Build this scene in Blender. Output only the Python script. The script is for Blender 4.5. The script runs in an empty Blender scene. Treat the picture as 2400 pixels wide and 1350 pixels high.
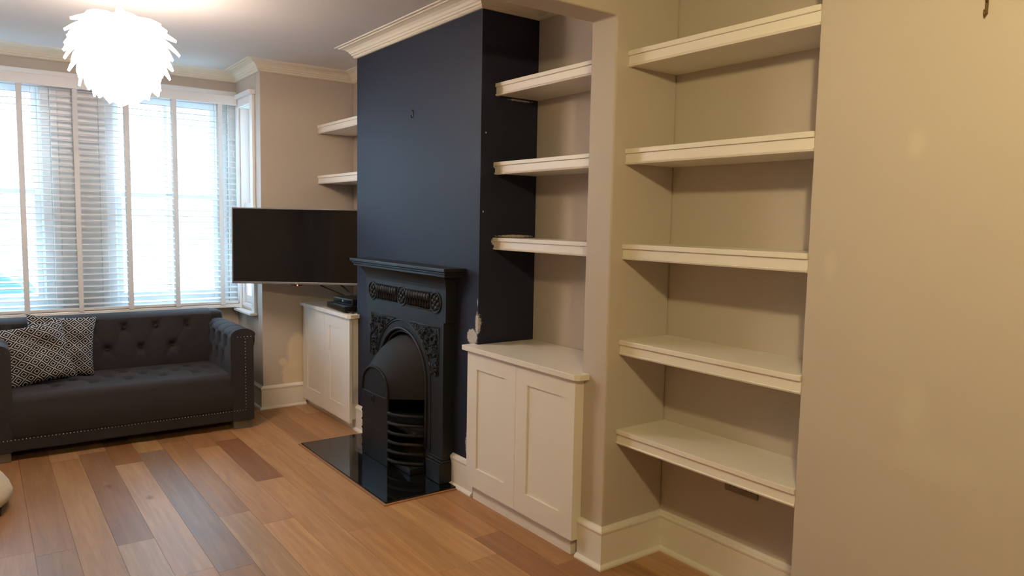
import bpy, bmesh, math, random
from mathutils import Vector, Matrix, noise
random.seed(7)
sc = bpy.context.scene
COL = sc.collection
PI = math.pi

# ------------------------------------------------------------------ camera
cam_d = bpy.data.cameras.new('camera'); cam_d.sensor_width = 36; cam_d.lens = 25.81
cam_d.clip_start = 0.05; cam_d.clip_end = 200
cam = bpy.data.objects.new('camera', cam_d); COL.objects.link(cam)
_f = Vector((0.58748208, 0.80425356, -0.08967174)); _r = Vector((0.80836102, -0.588387, 0.01879386)); _u = Vector((0.03764666, 0.08352819, 0.99579404))
cam.matrix_world = Matrix(((_r.x, _u.x, -_f.x, -2.0876), (_r.y, _u.y, -_f.y, 0.0), (_r.z, _u.z, -_f.z, 1.45), (0, 0, 0, 1)))
sc.camera = cam
# ------------------------------------------------------------------ world and light
SKY = (0.50, 0.75, 1.0); SKY_STRENGTH = 19.0
LAMP_FRONT = (1.0, 0.79, 0.66); LAMP_FRONT_STRENGTH = 12.3
LAMP_REAR = (1.0, 0.80, 0.40); LAMP_REAR_STRENGTH = 930.0
w = bpy.data.worlds.new('overcast_sky'); sc.world = w; w.use_nodes = True
bg = w.node_tree.nodes['Background']; bg.inputs[0].default_value = (*SKY, 1); bg.inputs[1].default_value = SKY_STRENGTH
pl = bpy.data.lights.new('window_portal', 'AREA'); pl.shape = 'RECTANGLE'; pl.size = 2.25; pl.size_y = 1.6
pl.cycles.is_portal = True
plo = bpy.data.objects.new('window_portal', pl); COL.objects.link(plo); plo.location = (-1.47, 6.42, 1.58); plo.rotation_euler = (-PI/2, 0, 0)
sc.view_settings.view_transform = 'Standard'; sc.view_settings.look = 'None'
sc.view_settings.exposure = 0.0; sc.view_settings.gamma = 1.0; sc.view_settings.use_curve_mapping = False

cy = sc.cycles
cy.max_bounces = 7; cy.diffuse_bounces = 4; cy.glossy_bounces = 3; cy.transmission_bounces = 3; cy.transparent_max_bounces = 8
cy.caustics_reflective = False; cy.caustics_refractive = False; cy.use_adaptive_sampling = True; cy.adaptive_threshold = 0.04
# ------------------------------------------------------------------ dimensions (metres; X into the right wall, Y towards the window)
A = 0.36                     # back of the alcoves
YN, YF = 3.149, 4.647        # navy chimney breast
YP0, YP1 = 2.184, 2.334      # pillar
YW = 5.52; YB = 6.13         # window wall and bay front
XR, XL = -0.372, -2.57       # bay reveals
XLW = -3.6; YBK = -2.6
ZC = 2.58; ZCB = 2.508; ZB = 2.274
XS = 0.07; YR = 1.346        # rear breast front and its far corner

# ------------------------------------------------------------------ mesh helpers
class MB:
    def __init__(s): s.v = []; s.f = []; s.m = []; s.mi = 0; s.sm = []
    def add(s, vs, fs, smooth=False):
        n = len(s.v); s.v += [tuple(v) for v in vs]
        for f in fs: s.f.append(tuple(i + n for i in f)); s.m.append(s.mi); s.sm.append(smooth)
        return s
    def box(s, x0, x1, y0, y1, z0, z1):
        vs = [(x, y, z) for z in (z0, z1) for y in (y0, y1) for x in (x0, x1)]
        return s.add(vs, [(0, 2, 3, 1), (4, 5, 7, 6), (0, 1, 5, 4), (2, 6, 7, 3), (0, 4, 6, 2), (1, 3, 7, 5)])
    def extrude(s, poly, a, b, fn):
        """poly: 2D outline; fn(p, t) -> 3D point at depth t"""
        n = len(poly); vs = [fn(p, a) for p in poly] + [fn(p, b) for p in poly]
        fs = [tuple(range(n)), tuple(range(2*n-1, n-1, -1))] + [(i, i+n, (i+1) % n + n, (i+1) % n) for i in range(n)]
        return s.add(vs, fs)
    def sweep(s, path, prof, closed_prof=True, smooth=False, caps=True):
        """path: XY polyline, profile (offset to the left of travel, z), mitred corners"""
        P = [Vector(p) for p in path]; n = len(P); dirs = []
        for i in range(n):
            def nrm(a, b):
                d = (b - a).normalized(); return Vector((-d.y, d.x))
            if i == 0: m = nrm(P[0], P[1])
            elif i == n-1: m = nrm(P[-2], P[-1])
            else:
                a = nrm(P[i-1], P[i]); b = nrm(P[i], P[i+1]); m = (a + b) / max(0.2, 1 + a.dot(b))
            dirs.append(m)
        k = len(prof); vs = []
        for p, m in zip(P, dirs):
            for o, z in prof: vs.append((p.x + m.x*o, p.y + m.y*o, z))
        fs = []
        for i in range(n-1):
            for j in range(k if closed_prof else k-1):
                a = i*k + j; b = i*k + (j+1) % k; fs.append((a, b, b + k, a + k))
        if caps and closed_prof: fs += [tuple(range(k-1, -1, -1)), tuple((n-1)*k + j for j in range(k))]
        return s.add(vs, fs, smooth)
    def tube(s, pts, r, n=8, caps=True, smooth=True):
        P = [Vector(p) for p in pts]; vs = []; up = Vector((0, 0, 1))
        t0 = (P[1]-P[0]).normalized()
        if abs(t0.dot(up)) > .9: up = Vector((1, 0, 0))
        for i, p in enumerate(P):
            t = (P[min(i+1, len(P)-1)] - P[max(i-1, 0)]).normalized()
            a = t.cross(up).normalized(); b = a.cross(t).normalized(); up = b
            rr = r[i] if isinstance(r, (list, tuple)) else r
            vs += [p + (a*math.cos(2*PI*k/n) + b*math.sin(2*PI*k/n))*rr for k in range(n)]
        fs = [(i*n+k, i*n+(k+1) % n, (i+1)*n+(k+1) % n, (i+1)*n+k) for i in range(len(P)-1) for k in range(n)]
        if caps: fs += [tuple(range(n-1, -1, -1)), tuple((len(P)-1)*n+k for k in range(n))]
        return s.add(vs, fs, smooth)
    def lathe(s, prof, c=(0, 0, 0), n=24, smooth=True):
        vs = []; k = len(prof)
        for i in range(n):
            a = 2*PI*i/n
            for r, z in prof: vs.append((c[0]+r*math.cos(a), c[1]+r*math.sin(a), c[2]+z))
        fs = [(i*k+j, ((i+1) % n)*k+j, ((i+1) % n)*k+j+1, i*k+j+1) for i in range(n) for j in range(k-1)]
        return s.add(vs, fs, smooth)
    def ball(s, c, rx, ry=None, rz=None, n=8, m=6):
        ry = ry or rx; rz = rz or rx; vs = [(c[0], c[1], c[2]-rz)]
        for j in range(1, m):
            t = -PI/2 + PI*j/m
            for i in range(n):
                a = 2*PI*i/n; vs.append((c[0]+rx*math.cos(t)*math.cos(a), c[1]+ry*math.cos(t)*math.sin(a), c[2]+rz*math.sin(t)))
        vs.append((c[0], c[1], c[2]+rz)); fs = [(0, 1+(i+1) % n, 1+i) for i in range(n)]
        for j in range(m-2):
            for i in range(n): fs.append((1+j*n+i, 1+j*n+(i+1) % n, 1+(j+1)*n+(i+1) % n, 1+(j+1)*n+i))
        L = len(vs)-1; fs += [(L, 1+(m-2)*n+i, 1+(m-2)*n+(i+1) % n) for i in range(n)]
        return s.add(vs, fs, True)
    def grid(s, nu, nv, fn, smooth=True):
        vs = [fn(i/nu, j/nv) for j in range(nv+1) for i in range(nu+1)]
        fs = [(j*(nu+1)+i, j*(nu+1)+i+1, (j+1)*(nu+1)+i+1, (j+1)*(nu+1)+i) for j in range(nv) for i in range(nu)]
        return s.add(vs, fs, smooth)
    def mesh(s, name, mats, off=(0, 0, 0)):
        me = bpy.data.meshes.new(name)
        me.from_pydata([(v[0]-off[0], v[1]-off[1], v[2]-off[2]) for v in s.v], [], s.f)
        for mm in (mats if isinstance(mats, (list, tuple)) else [mats]): me.materials.append(mm)
        me.polygons.foreach_set('material_index', s.m); me.polygons.foreach_set('use_smooth', s.sm)
        bm = bmesh.new(); bm.from_mesh(me); bmesh.ops.recalc_face_normals(bm, faces=bm.faces); bm.to_mesh(me); bm.free()
        me.update(); return me
    def build(s, name, mats, parent=None, bevel=0, local=False, seg=2):
        off = (0, 0, 0)
        if parent is not None and not local: off = wloc(parent)
        o = bpy.data.objects.new(name, s.mesh(name, mats, off)); COL.objects.link(o)
        if parent is not None: o.parent = parent
        if bevel:
            b = o.modifiers.new('edge', 'BEVEL'); b.width = bevel; b.segments = seg; b.limit_method = 'ANGLE'; b.angle_limit = 0.6
        return o
def wloc(o):
    v = Vector(o.location)
    while o.parent: o = o.parent; v = v + o.location
    return v
def tag(o, label=None, cat=None, group=None, kind=None):
    if label: o['label'] = label
    if cat: o['category'] = cat
    if group: o['group'] = group
    if kind: o['kind'] = kind
    return o
def thing(name, label, cat, loc=(0, 0, 0), rot=(0, 0, 0), group=None):
    o = bpy.data.objects.new(name, None); COL.objects.link(o); o.location = loc; o.rotation_euler = rot; o.empty_display_size = .1
    return tag(o, label, cat, group)
def struct(o): o['kind'] = 'structure'; return o

# ------------------------------------------------------------------ materials
class NT:
    def __init__(s, name):
        s.mat = bpy.data.materials.new(name); s.mat.use_nodes = True; s.t = s.mat.node_tree; s.n = s.t.nodes; s.b = s.n['Principled BSDF']
    def new(s, t, **kw):
        n = s.n.new(t)
        for k, v in kw.items(): setattr(n, k, v)
        return n
    def link(s, a, b): s.t.links.new(a, b)
    def val(s, x, sock):
        if hasattr(x, 'is_output'): s.link(x, sock)
        else: sock.default_value = x
    def math(s, op, a, b=0.0, c=None, clamp=False):
        n = s.new('ShaderNodeMath', operation=op); n.use_clamp = clamp; s.val(a, n.inputs[0]); s.val(b, n.inputs[1])
        if c is not None: s.val(c, n.inputs[2])
        return n.outputs[0]
    def mix(s, f, a, b, mode='MIX'):
        n = s.new('ShaderNodeMix', data_type='RGBA', blend_type=mode); s.val(f, n.inputs[0]); s.val(a, n.inputs[6]); s.val(b, n.inputs[7]); return n.outputs[2]
    def noise(s, vec, scale, detail=3, rough=.5, dist=0):
        n = s.new('ShaderNodeTexNoise'); n.inputs['Scale'].default_value = scale; n.inputs['Detail'].default_value = detail; n.inputs['Roughness'].default_value = rough; n.inputs['Distortion'].default_value = dist
        if vec is not None: s.link(vec, n.inputs['Vector'])
        return n.outputs['Fac']
    def pos(s): return s.new('ShaderNodeNewGeometry').outputs['Position']
    def objco(s): return s.new('ShaderNodeTexCoord').outputs['Object']
    def scale(s, vec, sc_, loc=(0, 0, 0)):
        n = s.new('ShaderNodeMapping'); n.inputs['Scale'].default_value = sc_; n.inputs['Location'].default_value = loc; s.link(vec, n.inputs['Vector']); return n.outputs[0]
    def ramp(s, f, a, b):
        n = s.new('ShaderNodeMapRange'); n.interpolation_type = 'SMOOTHSTEP'; s.val(f, n.inputs[0]); n.inputs[1].default_value = a; n.inputs[2].default_value = b; return n.outputs[0]
    def bump(s, h, strength, dist=.002):
        n = s.new('ShaderNodeBump'); n.inputs['Strength'].default_value = strength; n.inputs['Distance'].default_value = dist; s.link(h, n.inputs['Height']); s.link(n.outputs[0], s.b.inputs['Normal'])
    def set(s, base=None, rough=None, metal=None, spec=None):
        if base is not None: s.val((*base, 1) if isinstance(base, tuple) and len(base) == 3 else base, s.b.inputs['Base Color'])
        if rough is not None: s.val(rough, s.b.inputs['Roughness'])
        if metal is not None: s.val(metal, s.b.inputs['Metallic'])
        if spec is not None: s.val(spec, s.b.inputs['Specular IOR Level'])
        return s
    def blob(s, c, r, nz, amt):
        """soft-edged colour or plaster patch: ellipsoid distance disturbed by noise, 1 inside"""
        p = s.pos(); sub = s.new('ShaderNodeVectorMath', operation='SUBTRACT'); s.link(p, sub.inputs[0]); sub.inputs[1].default_value = c
        dv = s.new('ShaderNodeVectorMath', operation='DIVIDE'); s.link(sub.outputs[0], dv.inputs[0]); dv.inputs[1].default_value = r
        ln = s.new('ShaderNodeVectorMath', operation='LENGTH'); s.link(dv.outputs[0], ln.inputs[0])
        return s.math('ADD', ln.outputs['Value'], s.math('MULTIPLY', s.math('SUBTRACT', nz, .5), amt))
def simple(name, base, rough=.5, metal=0, spec=.5, var=.06, nscale=6, bump=0, bscale=120):
    t = NT(name); p = t.pos()
    if var:
        f = t.noise(p, nscale, 4); c0 = tuple(max(0, c*(1-var)) for c in base); c1 = tuple(min(1, c*(1+var)) for c in base)
        t.set(base=t.mix(f, (*c0, 1), (*c1, 1)))
    else: t.set(base=base)
    t.set(rough=rough, metal=metal, spec=spec)
    if bump: t.bump(t.noise(p, bscale, 2), bump, .001)
    return t.mat
M = {}
WALLC = (0.56, 0.495, 0.43)
def wall_mat(name, base, patches=(), rough=.55):
    t = NT(name); p = t.pos(); f = t.noise(p, 3, 4)
    col = t.mix(f, (*[c*.97 for c in base], 1), (*[min(1, c*1.03) for c in base], 1))
    nz = t.noise(p, 14, 5, .6)
    for c, r, amt, colr, e0, e1, op in patches:
        m = t.math('MULTIPLY', t.math('SUBTRACT', 1.0, t.ramp(t.blob(c, r, nz, amt), e0, e1)), op)
        col = t.mix(m, col, (*colr, 1))
    t.set(base=col, rough=rough, spec=.35); t.bump(t.noise(p, 180, 2), .12, .001)
    return t.mat
M['wall'] = wall_mat('wall_paint', WALLC)
M['wall_window'] = wall_mat('wall_paint_patched', WALLC, [((-.10, YW, .42), (.10, .2, .16), .5, (.80, .68, .48), .7, 1.05, .8), ((-.14, YW, .24), (.10, .2, .14), .5, (.80, .68, .48), .7, 1.05, .8), ((-.22, YW, .35), (.035, .2, .03), .4, (.80, .69, .50), .7, 1.05, .7)])
M['wall_rear'] = wall_mat('wall_paint_pale_patches', WALLC, [((XS, 1.03, 1.69), (.2, .035, .055), .5, (.70, .63, .50), .2, 1.1, .40), ((XS, 1.27, 1.33), (.2, .03, .06), .5, (.70, .63, .50), .2, 1.1, .35), ((XS, .99, .93), (.2, .05, .10), .5, (.68, .62, .46), .2, 1.2, .30), ((XS, .92, .80), (.2, .16, .07), .5, (.68, .62, .46), .2, 1.2, .28)])  # plain wall with paler, soft-edged patches in its colour
M['white'] = simple('white_satin_paint', (.83, .79, .72), .35, var=.02)
M['cornice'] = simple('cream_cornice_paint', (.82, .76, .62), .5, var=.05, nscale=20)
M['ceiling'] = simple('ceiling_paint', (.72, .70, .68), .7, var=.02)
M['frame'] = simple('white_window_gloss', (.84, .84, .84), .3, var=.01)
# navy chimney paint with bare plaster showing where the cabinet and shelves were fitted
t = NT('navy_paint_chipped'); p = t.pos(); f = t.noise(p, 5, 4)
navy = t.mix(f, (.0155, .0185, .037, 1), (.019, .022, .043, 1))
nz = t.noise(p, 75, 8, .8); nzb = t.noise(p, 110, 6, .8)
pl_c = t.mix(nzb, (.06, .05, .05, 1), (.95, .90, .86, 1))
for c, r, amt, e0, e1 in [((0, 3.205, .845), (.08, .052, .045), 1.1, .8, 1.0), ((0, 3.16, .92), (.03, .022, .07), 1.6, .6, .9), ((0, 3.158, 1.03), (.02, .006, .035), 1.6, .4, .6), ((0, 3.225, .26), (.05, .04, .09), 1.5, .6, .9), ((0, 3.235, .40), (.05, .008, .07), 1.8, .5, .7),
                          ((.085, YN, 1.345), (.018, .05, .03), 1.6, .4, .7), ((.085, YN, 1.74), (.012, .05, .03), 1.6, .4, .6), ((.22, YN, 1.375), (.16, .03, .010), 1.6, .5, .8), ((.24, YN, 2.082), (.12, .03, .008), 1.7, .45, .7), ((.03, YN, 1.9), (.006, .03, .006), 1.0, .5, .9), ((.02, YN, 1.50), (.006, .03, .006), 1.0, .5, .9)]:
    m = t.math('SUBTRACT', 1.0, t.ramp(t.blob(c, r, nz, amt), e0, e1)); navy = t.mix(m, navy, pl_c)
t.set(base=navy, rough=.55, spec=.28); t.bump(t.noise(p, 150, 2), .15, .001); M['navy'] = t.mat
M['iron'] = simple('black_cast_iron', (.014, .014, .016), .45, spec=.34, var=.2, nscale=30, bump=.25, bscale=220)
M['iron_matt'] = simple('matt_black_iron', (.012, .011, .011), .68, spec=.3, var=.2, nscale=30, bump=.3, bscale=260)
M['soot'] = simple('sooty_firebrick', (.010, .009, .008), .9, var=.3)
M['granite'] = simple('polished_black_granite', (.008, .008, .008), .07, var=.4, nscale=300)
M['steel'] = simple('brushed_steel', (.5, .5, .5), .3, 1.0, var=.05)
M['tvframe'] = simple('silver_grey_plastic', (.20, .20, .21), .35, .3, var=.02)
M['tvscreen'] = simple('black_glass_screen', (.004, .004, .005), .09, var=0)
M['blackplastic'] = simple('black_plastic', (.010, .010, .011), .35, var=.1)
M['cable'] = simple('black_cable', (.008, .008, .008), .5, var=0)
M['socket'] = simple('worn_metal_socket', (.26, .21, .17), .5, var=.05)
M['subfloor'] = simple('dark_underfloor', (.05, .03, .02), .9, var=0)  # dark slab below the boards, showing in their joints
t = NT('charcoal_woven_fabric'); p = t.pos(); fn = t.noise(p, 9, 3); wv = t.noise(p, 420, 2)
t.set(base=t.mix(wv, t.mix(fn, (.027, .024, .027, 1), (.035, .031, .035, 1)), (.045, .041, .047, 1)), rough=.85, spec=.2); t.b.inputs['Sheen Weight'].default_value = .04; t.bump(wv, .3, .001); M['sofa'] = t.mat
M['button'] = simple('charcoal_button_cloth', (.022, .020, .023), .9, var=.1)
M['foot'] = simple('weathered_wood_foot', (.16, .13, .10), .6, var=.15, nscale=40)
M['nail'] = simple('nickel_nail_head', (.55, .52, .48), .28, 1.0, var=0)
M['cream'] = simple('cream_boucle', (.58, .50, .36), .9, var=.12, nscale=60, bump=.5, bscale=160)
M['darkwood'] = simple('dark_wood', (.03, .02, .018), .4, var=.1)
# cushion weave: lattice of linked diamonds, off-white line on black
t = NT('diamond_key_print'); uv = t.new('ShaderNodeTexCoord').outputs['Object']; sep = t.new('ShaderNodeSeparateXYZ'); t.link(uv, sep.inputs[0])
wob = t.math('MULTIPLY', t.math('SUBTRACT', t.noise(uv, 9, 2), .5), .012)
x = t.math('DIVIDE', t.math('ADD', sep.outputs[0], wob), .066); y = t.math('DIVIDE', t.math('ADD', sep.outputs[1], wob), .058)
a_ = t.math('ABSOLUTE', t.math('SUBTRACT', t.math('FRACT', t.math('ADD', x, y)), .5)); b_ = t.math('ABSOLUTE', t.math('SUBTRACT', t.math('FRACT', t.math('SUBTRACT', x, y)), .5))
m_ = t.math('MAXIMUM', a_, b_)
# lattice lines open on alternate sides, so the diamonds link into a key pattern
l1 = t.math('GREATER_THAN', a_, .435); l1 = t.math('MULTIPLY', l1, t.math('LESS_THAN', b_, .40))
l2 = t.math('GREATER_THAN', b_, .445)
ring = t.math('MULTIPLY', t.math('GREATER_THAN', m_, .17), t.math('LESS_THAN', m_, .265))
patn = t.math('MAXIMUM', t.math('MAXIMUM', l1, l2), ring)
t.set(base=t.mix(patn, (.012, .012, .016, 1), (.46, .45, .44, 1)), rough=.85, spec=.2); t.bump(t.noise(uv, 500, 2), .2, .001); M['print'] = t.mat
M['printback'] = simple('plain_black_cloth', (.012, .012, .016), .85, var=.1)
# oak floor: colour of the board from the object, grain along its length
t = NT('oiled_oak_board'); p = t.pos(); oi = t.new('ShaderNodeObjectInfo'); off = t.new('ShaderNodeVectorMath', operation='ADD'); t.link(p, off.inputs[0])
cmb = t.new('ShaderNodeCombineXYZ'); t.link(t.math('MULTIPLY', oi.outputs['Random'], 37.0), cmb.inputs[0]); t.link(t.math('MULTIPLY', oi.outputs['Random'], 91.0), cmb.inputs[1]); t.link(cmb.outputs[0], off.inputs[1])
v = off.outputs[0]; g1 = t.noise(t.scale(v, (26, 1.6, 1)), 1.0, 6, .6, .6); g2 = t.noise(t.scale(v, (150, 5, 1)), 1.0, 3); g3 = t.noise(t.scale(v, (5, 1.2, 1)), 1.0, 3)
c = t.mix(t.ramp(g1, .3, .75), t.mix(1.0, oi.outputs['Color'], (.74, .70, .66, 1), 'MULTIPLY'), oi.outputs['Color'])
c = t.mix(t.math('MULTIPLY', t.ramp(g2, .5, .8), .25), c, t.mix(1.0, c, (.6, .5, .42, 1), 'MULTIPLY'))
c = t.mix(t.math('MULTIPLY', t.ramp(g3, .45, .8), .5), c, t.mix(1.0, c, (1.12, 1.0, .86, 1), 'MULTIPLY'))
vo = t.new('ShaderNodeTexVoronoi'); t.link(t.scale(v, (3.2, 1.5, 1)), vo.inputs['Vector']); vo.inputs['Scale'].default_value = 1.0
kn = t.math('SUBTRACT', 1.0, t.ramp(t.math('ADD', vo.outputs['Distance'], t.math('MULTIPLY', g1, .10)), .055, .14))
c = t.mix(t.math('MULTIPLY', kn, .85), c, (.045, .022, .012, 1))
t.set(base=c, rough=t.math('ADD', .35, t.math('MULTIPLY', g1, .14)), spec=.36); t.bump(g2, .06, .001); M['oak'] = t.mat
# clear glass: see-through with a weak mirror
t = NT('window_glass'); tr = t.new('ShaderNodeBsdfTransparent'); gl = t.new('ShaderNodeBsdfGlossy'); gl.inputs['Roughness'].default_value = .02; ms = t.new('ShaderNodeMixShader'); ms.inputs[0].default_value = .06
tr.inputs[0].default_value = (.93, .97, .97, 1); t.link(tr.outputs[0], ms.inputs[1]); t.link(gl.outputs[0], ms.inputs[2]); t.link(ms.outputs[0], t.n['Material Output'].inputs[0]); M['glass'] = t.mat
# glowing lamp shades
def lamp_mat(name, col, st):
    t = NT(name); t.set(base=(.9, .88, .84), rough=.5); t.b.inputs['Emission Color'].default_value = (*col, 1); t.b.inputs['Emission Strength'].default_value = st; return t.mat
M['shade_front'] = lamp_mat('lit_white_shade', LAMP_FRONT, LAMP_FRONT_STRENGTH); M['shade_rear'] = lamp_mat('lit_white_shade_rear', LAMP_REAR, LAMP_REAR_STRENGTH)
M['led'] = lamp_mat('red_standby_light', (1, .12, .05), 2.0)
M['slat'] = simple('white_blind_slat', (.80, .78, .76), .4, var=.02)
M['tape'] = simple('blind_ladder_tape', (.74, .72, .70), .8, var=.04, nscale=80)
M['asphalt'] = simple('street_asphalt', (.30, .30, .31), .9, var=.1)
M['render_ext'] = simple('pale_house_render', (.80, .79, .77), .8, var=.03)
M['slate'] = simple('grey_roof_slate', (.35, .36, .38), .7, var=.15, nscale=10)
M['extglass'] = simple('far_window_glass', (.30, .36, .40), .15, var=.1)
M['carpaint'] = simple('silver_car_paint', (.62, .66, .68), .3, .2, var=.02)
M['carglass'] = simple('tinted_car_glass', (.05, .10, .12), .1, var=.05)
M['tyre'] = simple('black_tyre', (.02, .02, .02), .8, var=.1)

# ================================================================== THE ROOM
# ---- floor with its boards
fl = struct(MB().box(XLW-.1, .6, YBK-.1, 6.5, -.06, -.016).build('floor', M['subfloor']))
unit = MB().box(0, 1, 0, 1, -.016, 0).mesh('plank', M['oak'])
PW = .1494; X0 = -1.787
TONES = [(.36, .185, .085), (.31, .15, .065), (.40, .21, .10), (.27, .125, .055), (.43, .24, .12), (.34, .165, .072)]
fixed = {-1: {3.591: (.30, .16, .075)}, 0: {3.1: (.44, .27, .14), 99: (.40, .215, .10)}, 1: {3.517: (.42, .27, .17), 99: (.29, .15, .08)}, 2: {3.08: (.40, .22, .12), 99: (.42, .25, .15)},
         3: {4.86: (.27, .165, .115), 99: (.42, .24, .11)}, 4: {3.6: (.44, .26, .14), 99: (.37, .19, .085)}, 5: {3.4: (.42, .23, .115), 99: (.38, .20, .10)}, 6: {3.985: (.39, .21, .10), 4.86: (.24, .10, .045), 99: (.33, .16, .07)},
         7: {3.1: (.40, .205, .09), 99: (.38, .20, .09)}, 8: {2.52: (.36, .185, .08), 99: (.39, .205, .09)}, 9: {2.53: (.34, .17, .07), 99: (.41, .215, .095)}, 10: {2.717: (.26, .115, .048), 99: (.36, .17, .070)}, 11: {2.3: (.28, .13, .055), 99: (.32, .15, .062)}}
nrow0 = int(math.floor((XLW - .05 - X0)/PW)); nrow1 = int(math.ceil((A + .05 - X0)/PW))
for r in range(nrow0, nrow1):
    x0 = X0 + r*PW; x1 = x0 + PW
    ys = [YBK]; cols = []
    fx = fixed.get(r)
    if fx:
        ks = sorted(fx); y = ks[0]; down = []
        while y > YBK + .4: y -= random.uniform(1.1, 1.9); down.append(y)
        ends = [max(YBK, d) for d in reversed(down)] or [YBK]
        if ends[0] > YBK: ends = [YBK] + ends
        ys = ends; cols = [random.choice(TONES) for _ in range(len(ends)-1)]
        prev_c = fx[ks[0]]; cols.append(prev_c); ys.append(ks[0])
        for k in ks[1:]:
            y = ys[-1]; stop = min(k, 6.2); first = True
            while y < stop - .05:
                L = min(stop, y + (random.uniform(1.3, 1.9) if k == 99 else 9)); ys.append(L); cols.append(fx[k] if first else random.choice(TONES)); y = L; first = False
        if ys[-1] < 6.2:
            cols.append(random.choice(TONES)); ys.append(6.2)
    else:
        y = YBK + random.uniform(.3, 1.5); ys.append(y); cols.append(random.choice(TONES))
        while y < 6.2:
            y = min(6.2, y + random.uniform(1.0, 1.9)); ys.append(y); cols.append(random.choice(TONES))
    for a, b, c in zip(ys[:-1], ys[1:], cols):
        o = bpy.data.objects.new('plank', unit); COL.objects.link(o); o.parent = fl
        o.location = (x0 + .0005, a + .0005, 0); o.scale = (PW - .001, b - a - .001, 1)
        k = random.uniform(.94, 1.06)*(.80 if -3 <= r <= 4 else 1); o.color = (c[0]*k*1.4, c[1]*k*1.55, c[2]*k*1.6, 1)  # rows under the window sheen coloured darker to offset its brightness
# ---- ceiling
struct(MB().box(XLW-.1, .6, YBK-.1, 6.5, ZC, ZC+.1).build('ceiling', M['ceiling']))
# ---- walls
struct(MB().box(A, A+.2, YBK, 5.62, 0, ZC).build('wall_right', M['wall']))
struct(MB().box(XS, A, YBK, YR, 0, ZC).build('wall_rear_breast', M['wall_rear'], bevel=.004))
struct(MB().box(XLW-.1, XLW, YBK, 5.62, 0, ZC).build('wall_left', M['wall']))
struct(MB().box(XLW, A, YBK-.1, YBK, 0, ZC).build('wall_back', M['wall']))
out = [(A, 0), (A, ZC), (XLW, ZC), (XLW, 0), (-3.25, 0), (-3.25, ZB), (0, ZB), (0, 0)]
struct(MB().extrude(out, YP0, YP1, lambda p, t: (p[0], t, p[1])).build('wall_divider', M['wall'], bevel=.008, seg=3))
# chimney breast, with the fire opening left out
m = MB().box(0, A, YN, 3.50, 0, ZC).box(0, A, 4.22, YF, 0, ZC).box(0, A, 3.50, 4.22, .86, ZC)
struct(m.build('wall_chimney', M['navy']))
# window wall and the bay
struct(MB().box(XR, A, YW, YW+.10, 0, ZC).build('wall_window', M['wall_window'], bevel=.003))
struct(MB().box(XLW, XL, YW, YW+.10, 0, ZC).build('wall_window_left', M['wall']))
SW0, SW1 = 5.70, 6.04      # side lights of the bay
for nm, xa, xb in (('wall_bay_right', XR, XR+.13), ('wall_bay_left', XL-.13, XL)):
    m = MB().box(xa, xb, YW+.10, SW0, 0, ZC).box(xa, xb, SW1, YB+.22, 0, ZC).box(xa, xb, SW0, SW1, 0, .74).box(xa, xb, SW0, SW1, 2.33, ZC)
    struct(m.build(nm, M['wall']))
WR = (-1.30, -.44); WL = (-2.50, -1.64); WZ0, WZ1 = .755, 2.385
m = MB().box(XL, XR, YB, YB+.20, 0, WZ0).box(XL, XR, YB, YB+.20, WZ1, ZC).box(WL[1], WR[0], YB, YB+.20, WZ0, WZ1).box(XL, WL[0], YB, YB+.20, WZ0, WZ1).box(WR[1], XR, YB, YB+.20, WZ0, WZ1)
struct(m.build('wall_bay', M['wall']))
# ---- cornice: cove with stepped lower beads
cp = [(0, ZC), (0, ZCB), (.012, ZCB), (.020, ZCB+.006), (.020, ZCB+.014), (.028, ZCB+.017), (.030, ZCB+.026), (.036, ZCB+.030), (.044, ZCB+.042), (.058, ZCB+.053), (.078, ZCB+.060), (.092, ZCB+.062), (.095, ZCB+.066), (.112, ZCB+.067), (.115, ZC)]
struct(MB().sweep([(A, YP1), (A, YN), (0, YN), (0, YF), (A, YF), (A, YW), (XR, YW), (XR, YB), (XL, YB), (XL, YW), (XLW, YW), (XLW, YP1)], cp).build('trim_1', M['cornice']))
# ---- skirting boards with a quadrant bead at the floor
sk = [(0, 0), (.034, 0), (.034, .007), (.030, .014), (.022, .018), (.018, .019), (.018, .145), (.021, .149), (.023, .158), (.020, .166), (.012, .170), (.008, .176), (0, .176)]
def skirt(nm, path): return struct(MB().sweep(path, sk).build(nm, M['white']))
skirt('baseboard_pillar', [(A, YR), (A, YP0), (0, YP0), (0, 2.318)])
skirt('baseboard_chimney_right', [(0, 3.155), (0, 3.376)])
skirt('baseboard_chimney_left', [(0, 4.335), (0, 4.655)])
skirt('baseboard_window', [(-.045, YW), (XR, YW), (XR, YB), (XL, YB), (XL, YW), (XLW, YW), (XLW, YP1)])
skirt('baseboard_rear', [(XLW, YP0), (XLW, YBK), (XS, YBK), (XS, YR)])

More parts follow.
